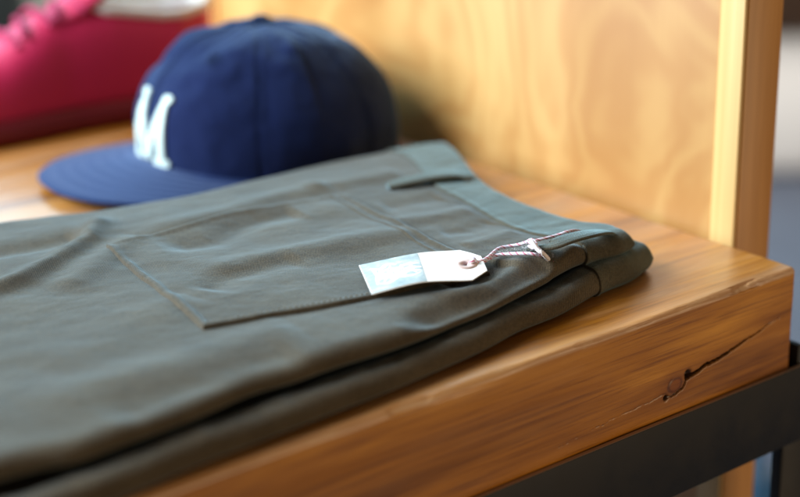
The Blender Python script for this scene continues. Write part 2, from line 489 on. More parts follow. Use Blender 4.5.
# ------------------------------------------------------------------ plywood panel
PE = .0510; PF = .635
panel = empty('plywood_panel', (.006, PE, FZ), 'upright birch plywood panel standing behind the end of the table', 'panel')
link('panel_face', box_mesh('panel_face', (.0062, .0700, FZ+.001), (.036, PF, .24), .001, 2), M_birch, panel)
link('edge_strip', box_mesh('edge_strip', (.0050, PE+.0006, FZ), (.0075, .0698, .241), .0006, 2), M_edge, panel)
link('panel_edge', box_mesh('panel_edge', (.0077, PE, FZ), (.038, .0696, .2405), .0008, 2), M_side, panel)

link('far_edge', box_mesh('far_edge', (.004, PF+.0004, FZ), (.038, PF+.032, .2405), .0008, 2), M_side, panel)

# ------------------------------------------------------------------ trousers
def xy(pts, z):
    out = [at(px, py, z) for px, py in pts]
    return [(p[0], p[1]) for p in out]
def curve_fn(pts, n=24, key=0):
    c = catmull(np.array(pts), n); o = np.argsort(c[:, key])
    c = c[o]
    return lambda q: np.interp(q, c[:, key], c[:, 1-key])
XL = -.80
upN = curve_fn([(-.85, .030), (-.60, .024)]+xy([(0, 489), (75, 471), (125, 453), (200, 425), (253, 402), (300, 388), (343, 373), (406, 353), (450, 334), (492, 317), (535, 295)], .014)+[(-.130, .0465), (-.110, .0490), (-.095, .0475), (-.080, .0500), (-.03, .056)])
loN = curve_fn([(-.85, .001), (-.60, -.002)]+[(a, b_-.0012) for a, b_ in xy([(60, 519), (125, 496), (200, 464), (280, 433), (343, 409), (406, 384), (480, 352), (520, 331), (563, 313), (602, 291), (630, 279), (647, 267)], .003)]+[(-.058, .054), (-.03, .06)])
farY = curve_fn([(-.85, .335), (-.60, .334), (-.42, .332)]+xy([(0, 229), (99, 218), (200, 201), (280, 181), (336, 168), (393, 157), (452, 151)], .016)+[(.02, .262)])
# waist edge: x as a function of y
_we = sorted([(y, x) for x, y in xy([(452, 151), (475, 178), (491, 192), (517, 206), (549, 218), (581, 228), (608, 231)], .022)])
_we = [(-.02, -.088), (.035, -.0845), (.050, -.0815), (.060, -.0815)]+[p for p in _we if p[0] > .066]+[(.30, -.028), (.36, -.02)]
_wc = catmull(np.array(_we), 20)
upW = lambda y: np.interp(y, _wc[:, 0], _wc[:, 1])
loW = lambda y: upW(y)+.018*np.exp(-((y-.05)/.035)**2)-.001
_se = sorted([(y, x) for x, y in xy([(407, 155), (434, 184), (461, 198), (493, 216.5), (525, 230.6), (565, 241)], .027)])
_se = [(0, -.121), (.045, -.119)]+_se+[(.32, -.068), (.36, -.06)]
_sc = catmull(np.array(_se), 20)
seamX = lambda y: np.interp(y, _sc[:, 0], _sc[:, 1])

ZL0, ZU0 = .0006, .0148
ZUm = .026
# creases of the cloth: pixel polyline of the ridge, half width, height
RID = [([(101, 217), (88, 240), (62, 258), (20, 280), (-40, 306)], .0075, .0032),
       ([(-30, 252), (40, 241), (84, 232)], .013, -.0034),
       ([(140, 236), (98, 262), (60, 292)], .010, .0016),
       ([(330, 186), (282, 196), (210, 216), (130, 236)], .011, .0018),
       ([(300, 214), (262, 221), (215, 240), (160, 250)], .012, -.0026),
       ([(420, 232), (340, 246), (262, 262), (190, 276)], .012, .0020),
       ([(300, 262), (230, 280), (205, 296)], .010, -.0014),
       ([(584, 247), (576, 262), (550, 277), (512, 298), (470, 318), (410, 342)], .0095, .0042),
       ([(556, 262), (528, 273), (498, 289), (452, 306), (400, 326)], .0085, -.0040),
       ([(541, 250), (512, 268), (490, 284), (440, 300)], .0075, .0016),
       ([(508, 262), (480, 276), (440, 284)], .0090, -.0022),
       ([(470, 208), (445, 214), (405, 220), (372, 232)], .0075, .0009),
       ([(492, 220), (470, 229), (440, 232)], .0075, -.0008),
       ([(515, 231), (490, 240), (462, 246)], .0065, .0009),
       ([(440, 196), (410, 202), (380, 206)], .009, -.0009),
       ([(400, 172), (350, 182), (300, 190)], .010, .0012),
       ([(300, 330), (220, 352), (120, 380), (20, 410)], .016, .0014),
       ([(300, 352), (200, 385), (100, 418)], .014, -.0013),
       ([(190, 300), (120, 330), (40, 372)], .018, .0012)]
RIDW = [(xy(p, ZUm), w, a) for p, w, a in RID]
def crease(X, Y):
    z = 0
    for pl, w, a in RIDW:
        d, t = pline_dist(X, Y, pl)
        z = z+1.5*a*np.exp(-(d/w)**2)*smooth(t/.12+.25)*smooth((1-t)/.2+.15)
    return z
def up_h(X, Y):
    """top surface of the upper leg, without its rounded rims"""
    z = ZUm+crease(X, Y)
    a = math.radians(-8)
    xr = X*math.cos(a)+Y*math.sin(a); yr = -X*math.sin(a)+Y*math.cos(a)
    z = z+.0008*fbm(xr*11, yr*24, 31, 2)+.00022*fbm(xr*60, yr*85, 41, 3)
    # the cloth sinks towards its far fold
    z = z-.0045*smooth((Y-.24)/.07)
    return z
def lo_h(X, Y):
    z = .0125+.0008*fbm(X*28, Y*40, 51, 3)+.0004*fbm(X*90, Y*70, 57, 2)
    z = z+.0020*smooth((X+.16)/.05)
    z = z+.0006-.0042*smooth((Y-loN(X)-.012)/.012)
    return z
def rim(d, r):
    q = np.clip(d/r, 0, 1); return np.sqrt(np.clip(1-(1-q)**2, 0, 1))
def layer(fN, fW, h, z0, rN, rF, rW, us, vs):
    """closed cushion-like leg; returns top and bottom grids"""
    U, Vv = np.meshgrid(us, vs, indexing='ij')
    # solve the outline: first guess of y from mid x, twice
    x = XL+(-.09-XL)*U
    for k in range(6):
        y = fN(x)+(farY(x)-fN(x))*Vv
        x = XL+(fW(y)-XL)*U
    y = fN(x)+(farY(x)-fN(x))*Vv
    dN = (y-fN(x)); dF = (farY(x)-y); dW = (fW(y)-x)
    e = rim(dN, rN)*rim(dF, rF)*rim(dW, rW)
    zt = h(x, y)
    zm = z0+(zt-z0)*.42
    # fold is fuller a little way in from its edge
    top = zm+(zt-zm)*e
    bot = zm-(zm-z0)*e
    return x, y, top, bot, e
def us_fn(a):
    # dense where the camera looks
    u0 = (-.52-XL)/(-.09-XL)
    return np.concatenate([np.linspace(0, u0, 18)[:-1], np.linspace(u0, .965, a)[:-1], 1-.035*(1-np.sin(np.linspace(0, math.pi/2, 46)))])
def vs_fn(a):
    s = np.sin(np.linspace(0, math.pi/2, 26))
    return np.concatenate([.05*(1-np.cos(np.linspace(0, math.pi/2, 34)))[:-1], np.linspace(.05, .96, a)[:-1], .96+.04*s])
trousers = empty('folded_trousers', (-.30, .17, 0), 'folded olive twill trousers lying on the timber table, waistband towards the plywood panel', 'trousers')
def leg_obj(name, fN, fW, h, z0, rN, rF, rW, nu, nv):
    us, vs = us_fn(nu), vs_fn(nv)
    x, y, top, bot, e = layer(fN, fW, h, z0, rN, rF, rW, us, vs)
    nu, nv = x.shape
    Vt = np.stack([x, y, top], -1).reshape(-1, 3); Vb = np.stack([x, y, bot], -1).reshape(-1, 3)
    V, Fc = merge([(Vt, grid_faces(nu, nv)), (Vb, grid_faces(nu, nv, flip=True))])
    me = mesh_from(name, V, Fc)
    fix_normals(me, 1e-6)
    return link(name, me, M_twill, trousers), (x, y, top, bot)
UPR = dict(rN=.0085, rF=.010, rW=.0045)
leg_obj('lower_leg', loN, loW, lo_h, ZL0, .0070, .010, .0050, 300, 110)
leg_obj('upper_leg', upN, upW, up_h, ZU0, UPR['rN'], UPR['rF'], UPR['rW'], 470, 270)

def top_z(X, Y):
    X = np.asarray(X, float); Y = np.asarray(Y, float)
    e = rim(Y-upN(X), UPR['rN'])*rim(farY(X)-Y, UPR['rF'])*rim(upW(Y)-X, UPR['rW'])
    zt = up_h(X, Y); zm = ZU0+(zt-ZU0)*.42
    return zm+(zt-zm)*e

def band_obj(name, fN, fW, h, z0, rN, rF, rW, off, wrap, parent_m):
    """waistband: a second skin over the end of a leg, wrapped round its near fold"""
    ys = np.concatenate([np.linspace(0, 1, 200)])
    us = np.concatenate([[0, 0.0], np.linspace(0.004, .9, 26), .9+.1*np.sin(np.linspace(0.05, math.pi/2, 22))])
    # cross-section path parameter: from far edge to near fold on top, then under
    nt_, nb_ = 190, 26
    rows = []
    for iu, u in enumerate(us):
        yfar = .285
        yy = np.linspace(yfar, .06, nt_)
        row = []
        # top, dense around the fold
        tt = np.concatenate([np.linspace(1, .05, nt_), .05*(1-np.sin(np.linspace(0, math.pi/2, 30)))[1:]])
        for side, T in (('t', tt), ('b', tt[::-1][1:40])):
            x = np.full(T.shape, -.1)
            for k in range(8):
                ynear = fN(x); y = ynear+(np.minimum(farY(x)-.0005, farY(x))-ynear)*T
                xs_, xe = seamX(y), fW(y)
                x = xs_+(xe-xs_)*u
            dN = y-fN(x); dF = farY(x)-y; dW = fW(y)-x
            e = rim(dN, rN)*rim(dF, rF)*rim(dW, rW)
            zt = h(x, y); zm = z0+(zt-z0)*.42
            z = zm+(zt-zm)*e if side == 't' else zm-(zm-z0)*e
            row.append(np.stack([x, y, z], -1))
        rows.append(np.concatenate(row))
    G = np.array(rows)                      # (nu, n, 3)
    du = np.gradient(G[1:], axis=0); du = np.concatenate([du[:1], du]); dv = np.gradient(G, axis=1)
    nrm = np.cross(dv, du); L = np.linalg.norm(nrm, axis=-1, keepdims=True)
    nrm = nrm/np.maximum(L, 1e-12)
    top = G[:, :nt_, 2]
    if nrm[8, 60, 2] < 0: nrm = -nrm
    uu = us[:, None]
    o_ = off*(1+.25*np.exp(-((uu*.037-.0012)/.0012)**2))            # fuller along the seam
    o_ = o_*np.ones(G.shape[:2])
    o_ += .00025*vnoise(G[..., 1]*160, G[..., 0]*60, 3)
    o_[0] = -.0006
    o_[-1] = off*.3
    G = G+nrm*o_[..., None]
    me = mesh_from(name, G.reshape(-1, 3), grid_faces(G.shape[0], G.shape[1]))
    fix_normals(me, 1e-7)
    return link(name, me, parent_m, trousers)
band_obj('waistband', upN, upW, up_h, ZU0, UPR['rN'], UPR['rF'], UPR['rW'], .0013, 1, M_twill_in)
band_obj('waistband', loN, loW, lo_h, ZL0, .0070, .010, .0050, .0011, 1, M_twill_in)

def strip_obj(name, c, w, zs, thick, m, parent, sag=0):
    """cloth strip along centre line c (x,y pairs), own heights zs, width w"""
    C_ = catmull(np.array([(a[0], a[1], z) for a, z in zip(c, zs)]), 14)
    T = np.gradient(C_, axis=0); S = np.stack([-T[:, 1], T[:, 0], 0*T[:, 0]], -1); S /= np.linalg.norm(S, axis=1)[:, None]
    ts = np.linspace(-1, 1, 15)
    W = np.interp(np.linspace(0, 1, len(C_)), np.linspace(0, 1, len(w)), w)
    rows = []
    for i in range(len(C_)):
        r = []
        for sgn in (1, -1):
            for t in (ts if sgn > 0 else ts[::-1]):
                p = C_[i]+S[i]*t*W[i]/2
                ed = math.sqrt(max(0, 1-abs(t)**6))
                hem = .0003*math.exp(-((abs(t)-.72)/.1)**2)
                p = p+np.array([0, 0, sgn*thick/2*ed-(hem if sgn > 0 else 0)-sag*t*t*0])
                r.append(p)
        rows.append(r)
    G = np.array(rows)
    Fc = grid_faces(G.shape[0], G.shape[1], closev=True)
    k = G.shape[1]; e = (G.shape[0]-1)*k
    Fc += [tuple(range(k))[::-1], tuple(e+j for j in range(k))]
    me = mesh_from(name, G.reshape(-1, 3), Fc); fix_normals(me)
    return link(name, me, m, parent)
# far loop, lifted by the folded cloth under it
l1 = xy([(388, 181), (400, 180), (430, 176.5), (455, 174), (470, 174), (476, 176)], .030)
z1 = [float(top_z(*l1[0]))+.0012, float(top_z(*l1[1]))+.0026, .0300, .0298, .0270, .0222]
strip_obj('belt_loop', l1, [.011, .0125, .013, .013, .013, .012], z1, .0024, M_twill_in, trousers)
# near loop: runs over the waistband just above the fold
z2 = [.0290, .0335, .0355, .0345, .0300, .0245]
l2 = [xy([p_], z_)[0] for p_, z_ in zip([(535, 248), (549, 246), (568, 239), (590, 233.5), (604, 232), (611, 235)], z2)]
strip_obj('belt_loop', l2, [.0125, .012, .0115, .011, .010, .009], z2, .0024, M_twill_in, trousers)

# patch pocket, corners in cloth coordinates (leg end, waist end) x (near, far)
pA = xy([(105, 250)], ZUm)[0]; pB = xy([(203, 332)], ZUm)[0]
pmid = xy([(300, 314), (360, 301.5), (440, 286)], ZUm)
pC = (-.180, .0560); pD = xy([(345, 196)], ZUm)[0]
nearC = catmull(np.array([pB]+pmid[:2]+[(-.208, .0590), pC]), 30)
farC = catmull(np.array([pA]+xy([(170, 232), (250, 212)], ZUm)+[pD]), 30)
def arc(c, n):
    L = np.concatenate([[0], np.cumsum(np.linalg.norm(np.diff(c, axis=0), axis=1))]); q = np.linspace(0, L[-1], n)
    return np.stack([np.interp(q, L, c[:, k]) for k in (0, 1)], -1)
def pocket():
    nu, nv = 260, 220
    a, b_ = arc(nearC, nu), arc(farC, nu)
    t = np.linspace(0, 1, nv)
    XY = a[:, None]*(1-t)[None, :, None]+b_[:, None]*t[None, :, None]
    X, Y = XY[..., 0], XY[..., 1]
    # hand-sewn outline is not perfectly straight
    s = np.linspace(0, 1, nu)[:, None]
    Lu, Lv = .165, .15
    de = np.minimum(np.minimum(s*Lu, (1-s)*Lu), np.minimum(t[None]*Lv, (1-t)[None]*Lv))*np.ones_like(X)
    X = X+.0005*vnoise(Y*60, Y*0, 3)*np.exp(-s*20); Y = Y+.0005*vnoise(X*60, X*0, 5)*np.exp(-(t[None])*20)
    z = top_z(X, Y)
    off = .0011*rim(de, .0006)+.0010*np.exp(-((de-.0028)/.0020)**2)*(1-.75*smooth((t[None]-.72)/.22))
    off = off+.0004*np.exp(-(de/.0028)**2)*rim(de, .0009)       # folded edge
    off = off+.0009*smooth((de-.004)/.02)*(.6+.6*vnoise(X*30, Y*45, 12))   # loose cloth inside
    off = off+.00012*vnoise(X*230, Y*230, 17)*np.exp(-(de/.006)**2)
    off = off+.0007*np.exp(-(((1-s)*Lu-.010)/.0010)**2)+.0002
    z = z+off
    z[de <= 1e-6] -= .0016
    me = mesh_from('back_pocket', np.stack([X, Y, z], -1).reshape(-1, 3), grid_faces(nu, nv))
    fix_normals(me)
    return link('back_pocket', me, M_twill, trousers), (X, Y, z, s, t)
pk, (PX, PY, PZ, ps, ptt) = pocket()
def stitches(path, nrm_off, name, parent, step=.0030, ln=.0021, r=.00028):
    P_ = np.array(path); L = np.concatenate([[0], np.cumsum(np.linalg.norm(np.diff(P_, axis=0), axis=1))])
    parts = []
    q = 0
    while q+ln < L[-1]:
        pts = []
        for k in range(4):
            w = q+ln*k/3
            p = np.array([np.interp(w, L, P_[:, j]) for j in range(3)]); p[2] += nrm_off+.00022*math.sin(math.pi*k/3)
            pts.append(p)
        parts.append(tube(pts, [r*.6, r, r, r*.6], 5)); q += step
    V, Fc = merge(parts)
    return link(name, mesh_from(name, V, Fc), M_thread, parent)
G = np.stack([PX, PY, PZ], -1)
ci = 4
loopath = G[5:-5, 5]
stitches(loopath, .0001, 'stitching', pk)

# ------------------------------------------------------------------ baseball cap
CC = np.array([-.104, .3895]); CAPA = math.radians(175)     # heading of the brim
hd = np.array([math.cos(CAPA), math.sin(CAPA)]); sd = np.array([math.sin(CAPA), -math.cos(CAPA)])  # sd: towards far side?
cap = empty('baseball_cap', (CC[0], CC[1], 0), 'navy wool baseball cap with a white felt letter M on its front', 'cap')
def cap_w(u, v, z):
    """u forward, v sideways -> world"""
    return np.stack([CC[0]+u*hd[0]+v*sd[0], CC[1]+u*hd[1]+v*sd[1], z+0*u], -1)
HC = .098
def crown(a, tau, off=0.):
    """a: angle from front, tau 0 base..pi/2 top"""
    ca, sa = np.cos(a), np.sin(a)
    nexp = np.where(ca > 0, 2.55, 2.25)
    rho = np.power(np.clip(np.cos(tau), 1e-6, 1), 2/nexp)
    zz = np.power(np.clip(np.sin(tau), 0, 1), 2/2.3)
    R = 1/np.sqrt((ca/np.where(ca > 0, .093, .097))**2+(sa/.083)**2)
    bul = 1+.035*np.sin(2*tau)
    # six panels, seams every 60 degrees
    k = np.abs(((a/(math.pi/3)+.5) % 1)-.5)*(math.pi/3)
    seam = np.exp(-(k*rho*.09/.0016)**2)
    panel = -.0016*np.cos(6*a)*np.sin(2*tau)
    r = R*rho*bul+panel
    z0 = .003+.005*np.clip(ca, 0, 1)**2
    z = z0+(HC-z0)*zz
    dent = -.007*np.exp(-(((a-.62)/.28)**2+((tau-.95)/.20)**2))+.004*np.exp(-(((a-.35)/.20)**2+((tau-1.05)/.25)**2))
    dent = dent-.006*np.exp(-(((a-1.55)/.30)**2+((tau-.62)/.25)**2))+.003*np.exp(-(((a-.98)/.16)**2+((tau-.5)/.4)**2))
    dent = dent-.004*np.exp(-(((a-.70)/.16)**2+((tau-.25)/.3)**2))
    dent = dent*1.7+.0016*fbm(a*2.2, tau*2.6, 61, 3)
    o = off+dent-.0006*seam
    # outward direction approx
    nr = np.cos(tau)**.6; nz = np.sin(tau)
    L = np.sqrt(nr**2+nz**2)
    r = r+o*nr/L; z = z+o*nz/L
    return r*ca, r*sa, z
na, ntau = 240, 90
A = np.linspace(-math.pi, math.pi, na, endpoint=False)
TT = np.linspace(0, math.pi/2-.012, ntau)
Am, Tm = np.meshgrid(A, TT, indexing='ij')
u, v, z = crown(Am, Tm)
Vc = cap_w(u, v, z).reshape(-1, 3)
u2, v2, z2_ = crown(Am, Tm, -.0025)
Vi = cap_w(u2, v2, np.maximum(z2_, .0035)).reshape(-1, 3)
F1 = grid_faces(na, ntau, closeu=True)
Fl = [(i*ntau, ((i+1) % na)*ntau, na*ntau+((i+1) % na)*ntau, na*ntau+i*ntau) for i in range(na)]
Vs = list(Vc)+list(Vi)
Fc = F1+[tuple(na*ntau+k for k in q)[::-1] for q in F1]+Fl
Fc.append(tuple(i*ntau+ntau-1 for i in range(na)))
me = mesh_from('crown', Vs, Fc); fix_normals(me)
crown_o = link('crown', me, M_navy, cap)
# stitching either side of the seams (double rows, as low ridges)
parts = []
for k in range(6):
    for s_ in (-1, 1):
        tt_ = np.linspace(.02, 1.42, 60); aa = k*math.pi/3+s_*.0022/(.09*np.maximum(np.cos(tt_)**.8, .12))
        u, v, z = crown(aa, tt_, .0002)
        parts.append(tube(cap_w(u, v, z), .00022, 5))
V, Fc = merge(parts)
link('seam_stitching', mesh_from('seam_stitching', V, Fc), M_button, cap)
# button
u, v, z = crown(np.array([0.]), np.array([math.pi/2-.012]))
bm = bmesh.new(); bmesh.ops.create_uvsphere(bm, u_segments=20, v_segments=12, radius=.0075)
for vv in bm.verts: vv.co = Vector((vv.co.x+CC[0], vv.co.y+CC[1], vv.co.z*.55+float(z[0])+.001))
me = bpy.data.meshes.new('button'); bm.to_mesh(me); bm.free()
link('button', me, M_button, cap)
# eyelets
parts = []
for k in range(6):
    a0 = (k+.5)*math.pi/3; ring = []
    for q in np.linspace(0, 2*math.pi, 15):
        u, v, z = crown(np.array([a0+.0032*math.cos(q)/.065]), np.array([.98+.0032*math.sin(q)/.06]), .0003)
        ring.append(cap_w(u, v, z)[0])
    V, Fc = tube(ring, .0005, 6, False)
    link('eyelet', mesh_from('eyelet', V, Fc), M_button, cap)
# brim
nb, nr = 90, 34
BA = math.radians(66)
bs = np.linspace(-1, 1, nb)
rows_t, rows_b = [], []
for s_ in bs:
    a_ = s_*BA
    u0, v0, z0 = crown(np.array([a_]), np.array([.03]), -.001)
    u0, v0, z0 = float(u0[0]), float(v0[0]), float(z0[0])
    # outer rim: superellipse around a centre ahead of the crown
    th = s_*math.radians(100)
    uo = .060+.105*np.sign(math.cos(th))*abs(math.cos(th))**(2/2.35); vo = .083*np.sign(math.sin(th))*abs(math.sin(th))**(2/2.2)
    rt_, rb_ = [], []
    for q in np.linspace(0, 1, nr):
        uu = u0+(uo-u0)*q; vv = v0+(vo-v0)*q
        zz = .0145-.0130*(abs(vv)/.0885)**2.0-.007*smooth((uu-.09)/.09)*(1-(abs(vv)/.0885)**2)
        zz = max(zz, .0012)
        if q < .12: zz = zz+(z0+.001-zz)*(1-q/.12)**2
        ed = math.sqrt(max(0, 1-max(0, (q-.965)/.035)**2))
        gro = .0002*math.sin(q*math.pi*2*7)
        rt_.append((uu, vv, zz+.0013*ed+gro*ed)); rb_.append((uu, vv, zz-.0013*ed))
    rows_t.append(rt_); rows_b.append(rb_)
Gt = np.array(rows_t).reshape(-1, 3); Gb = np.array(rows_b).reshape(-1, 3)
V, Fc = merge([(cap_w(Gt[:, 0], Gt[:, 1], Gt[:, 2]), grid_faces(nb, nr)), (cap_w(Gb[:, 0], Gb[:, 1], Gb[:, 2]), grid_faces(nb, nr, flip=True))])
me = mesh_from('brim', V, Fc); fix_normals(me, 1e-6)
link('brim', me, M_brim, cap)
# letter M: mask over a fine grid on the crown's front
def in_M(x, y):
    """x -.5..1.5 wide, y 0..1"""
    W_ = .5
    def bar(x0, y0, x1, y1, w):
        dx, dy = x1-x0, y1-y0; L2 = dx*dx+dy*dy
        t = np.clip(((x-x0)*dx+(y-y0)*dy)/L2, 0, 1)
        return np.hypot(x-x0-t*dx, y-y0-t*dy) < w
    m_ = bar(-.36, .08, -.36, .92, .085) | bar(.36, .08, .36, .92, .085)
    m_ |= bar(-.36, .90, 0, .10, .075) | bar(.36, .90, 0, .10, .075)
    for sx_ in (-1, 1):
        m_ |= bar(sx_*.36-.13, .045, sx_*.36+.13, .045, .055)
        m_ |= bar(sx_*.36-.02, .955, sx_*.36+sx_*.12, .955, .05)
    return m_
mh, mw = .0455, .041
nx, ny = 110, 104
gx = np.linspace(-.56, .56, nx+1); gy = np.linspace(-.02, 1.02, ny+1)
xc = (gx[:-1]+gx[1:])/2; yc = (gy[:-1]+gy[1:])/2
Mk = in_M(*np.meshgrid(xc, yc, indexing='ij'))
# tau for a given height, and angle from arc length
taus = np.linspace(.02, 1.5, 400); _, _, zz_ = crown(0*taus, taus)
GX, GY = np.meshgrid(gx, gy, indexing='ij')
tau_g = np.interp(.0150+GY*mh, zz_, taus)
ang = GX*mw/.087-.06
ut, vt, zt_ = crown(ang, tau_g, .0022); ub, vb, zb_ = crown(ang, tau_g, -.0005)
Tg = cap_w(ut, vt, zt_); Bg = cap_w(ub, vb, zb_)
idx = lambda i, j: i*(ny+1)+j
Fc = []; n0 = (nx+1)*(ny+1)
for i in range(nx):
    for j in range(ny):
        if not Mk[i, j]: continue
        Fc.append((idx(i, j), idx(i+1, j), idx(i+1, j+1), idx(i, j+1)))
        for (di, dj, a_, b_) in ((-1, 0, idx(i, j), idx(i, j+1)), (1, 0, idx(i+1, j), idx(i+1, j+1)), (0, -1, idx(i, j), idx(i+1, j)), (0, 1, idx(i, j+1), idx(i+1, j+1))):
            ii, jj = i+di, j+dj
            if ii < 0 or jj < 0 or ii >= nx or jj >= ny or not Mk[ii, jj]:
                Fc.append((a_, b_, n0+b_, n0+a_))
me = mesh_from('letter', np.concatenate([Tg.reshape(-1, 3), Bg.reshape(-1, 3)]), Fc)
bm = bmesh.new(); bm.from_mesh(me)
bmesh.ops.delete(bm, geom=[v_ for v_ in bm.verts if not v_.link_faces], context='VERTS')
bmesh.ops.recalc_face_normals(bm, faces=bm.faces); bm.to_mesh(me); bm.free()
lt = link('letter', me, M_felt, cap); lt['label'] = 'white felt block letter M'

# ------------------------------------------------------------------ shoe
SH = np.array([-.042, .563]); SA = math.radians(171.5)
shd = np.array([math.cos(SA), math.sin(SA)]); shs = np.array([-math.sin(SA), math.cos(SA)])
shoe = empty('burgundy_shoe', (SH[0], SH[1], 0), 'burgundy leather lace-up shoe with white collar lining behind the cap', 'shoe')
def sh_w(u, v, z):
    u, v, z = np.broadcast_arrays(u, v, z)
    return np.stack([SH[0]+u*shd[0]+v*shs[0], SH[1]+u*shd[1]+v*shs[1], z], -1)
SL = .290
def halfw(u):
    t = np.clip(u/SL, 0, 1)
    base = np.interp(t, [0, .04, .12, .3, .45, .6, .72, .84, .93, .98, 1], [0, .020, .030, .033, .036, .044, .048, .045, .034, .018, 0])
    return base
def toph(u):
    return np.interp(u, [0, .02, .05, .090, .115, .145, .18, .22, .26, .282, .29], [.081, .084, .085, .093, .093, .086, .067, .054, .045, .034, .022])
us_ = SL*(1-np.cos(np.linspace(0, math.pi, 110)))/2
phs = np.linspace(0, 1, 44)
def upper_pt(u, p, off=0.):
    """p 0 near sole .. 1 far sole ; the opening is cut for u < .10"""
    hw = halfw(u)+off; H = toph(u)+off
    openw = np.where(u < .105, np.interp(u, [0, .015, .04, .08, .105], [.0, .55, .62, .50, .0]), 0)
    th = p*math.pi                        # 0..pi
    c, s = np.cos(th), np.sin(th)
    n_ = np.interp(u, [0, .12, .2, .27], [4.5, 2.6, 2.5, 2.3])
    vv = -hw*np.sign(c)*np.abs(c)**(2/n_)
    zz = .016+(H-.016)*np.abs(s)**(2/n_)
    return vv, zz
def shell(off, p0, p1, ulist):
    rows = []
    for u in ulist:
        ps_ = np.linspace(p0(u), p1(u), 26)
        vv, zz = upper_pt(u, ps_, off)
        rows.append(sh_w(u+0*vv, vv+0*zz, zz))
    return np.array(rows)
opn = lambda u: .5-float(np.interp(u, [0, .012, .03, .095, .115], [.0, .16, .20, .17, .0]))
R1 = shell(0, lambda u: 0, lambda u: opn(u) if u < .115 else .5, us_)
R2 = shell(0, lambda u: 1, lambda u: 1-opn(u) if u < .115 else .5, us_)
V, Fc = merge([(R1.reshape(-1, 3), grid_faces(*R1.shape[:2])), (R2.reshape(-1, 3), grid_faces(*R2.shape[:2], flip=True))])
me = mesh_from('upper', V, Fc); fix_normals(me, 1e-5)
up_o = link('upper', me, M_red, shoe)
sol = up_o.modifiers.new('thickness', 'SOLIDIFY'); sol.thickness = .002; sol.offset = -1
# white lining and padded collar
uu_ = us_[(us_ > .004) & (us_ < .114)]
L1 = shell(-.003, lambda u: .05, lambda u: opn(u), uu_); L2 = shell(-.003, lambda u: .95, lambda u: 1-opn(u), uu_)
V, Fc = merge([(L1.reshape(-1, 3), grid_faces(*L1.shape[:2])), (L2.reshape(-1, 3), grid_faces(*L2.shape[:2], flip=True))])
me = mesh_from('lining', V, Fc); link('lining', me, M_lining, shoe)
rimp = [R[-1] for R in R1[1:][us_[1:] < .114]][::-1]+[R[-1] for R in R2[1:][us_[1:] < .114]]
rimp = np.array(rimp)+np.array([0, 0, .002])
V, Fc = tube(rimp, .0040, 10)
link('collar', mesh_from('collar', V, Fc), M_lining, shoe)
# tongue
rows = []
for q in np.linspace(0, 1, 16):
    u = .155-.062*q; zc = .070+.036*q
    rows.append([sh_w(u, vv, zc-.010*(vv/.02)**2+.002)*1 for vv in np.linspace(-.021, .021, 12)])
G = np.array(rows)
me = mesh_from('tongue', G.reshape(-1, 3), grid_faces(16, 12)); to = link('tongue', me, M_red, shoe)
sol = to.modifiers.new('thickness', 'SOLIDIFY'); sol.thickness = .004
# seams on the upper and laces
for k in range(5):
    u = .116+.0135*k
    pts = []
    for p in np.linspace(.335, .665, 15):
        vv, zz = upper_pt(u+.003*math.sin((p-.5)*6), p, .0028)
        pts.append(sh_w(np.array(u+.004*(p-.5)*6*(1 if k % 2 else -1)), vv, zz+.001))
    V, Fc = tube(pts, .0022, 8)
    link('lace', mesh_from('lace', V, Fc), M_lace, shoe)
pts = []
for q in np.linspace(0, 1, 40):
    u = .175-.170*q; p = .06+.16*q**1.4+.05*math.sin(q*3)
    vv, zz = upper_pt(u, p, .0006); pts.append(sh_w(np.array(u), vv, zz))
V, Fc = tube(pts, .0011, 6)
pts = []
for p in np.linspace(.02, .5, 30):
    vv, zz = upper_pt(.188-.02*p, p, .0006); pts.append(sh_w(np.array(.188-.02*p), vv, zz))
V2, F2 = tube(pts, .0011, 6)
V, Fc = merge([(V, Fc), (V2, F2)])
link('seam', mesh_from('seam', V, Fc), M_redsole, shoe)
# sole
out = [(u, -float(halfw(u))-.004) for u in us_]+[(u, float(halfw(u))+.004) for u in us_[::-1][1:-1]]
lv = []
for zz, gr in ((.0, -.002), (.002, .0), (.010, .0012), (.018, .0), (.020, -.004)):
    for (u, v) in out:
        s_ = 1+gr/.04
        lift = .010*smooth((u-.20)/.07)
        uc = .135+(u-.135)*(1+gr/.135+.03)
        lv.append(sh_w(np.array(uc), v*s_, zz+lift))
no = len(out)
Fc = grid_faces(5, no, closev=True)
Fc += [tuple(range(no))[::-1], tuple(4*no+k for k in range(no))]
me = mesh_from('sole', lv, Fc); fix_normals(me)
link('sole', me, M_redsole, shoe)

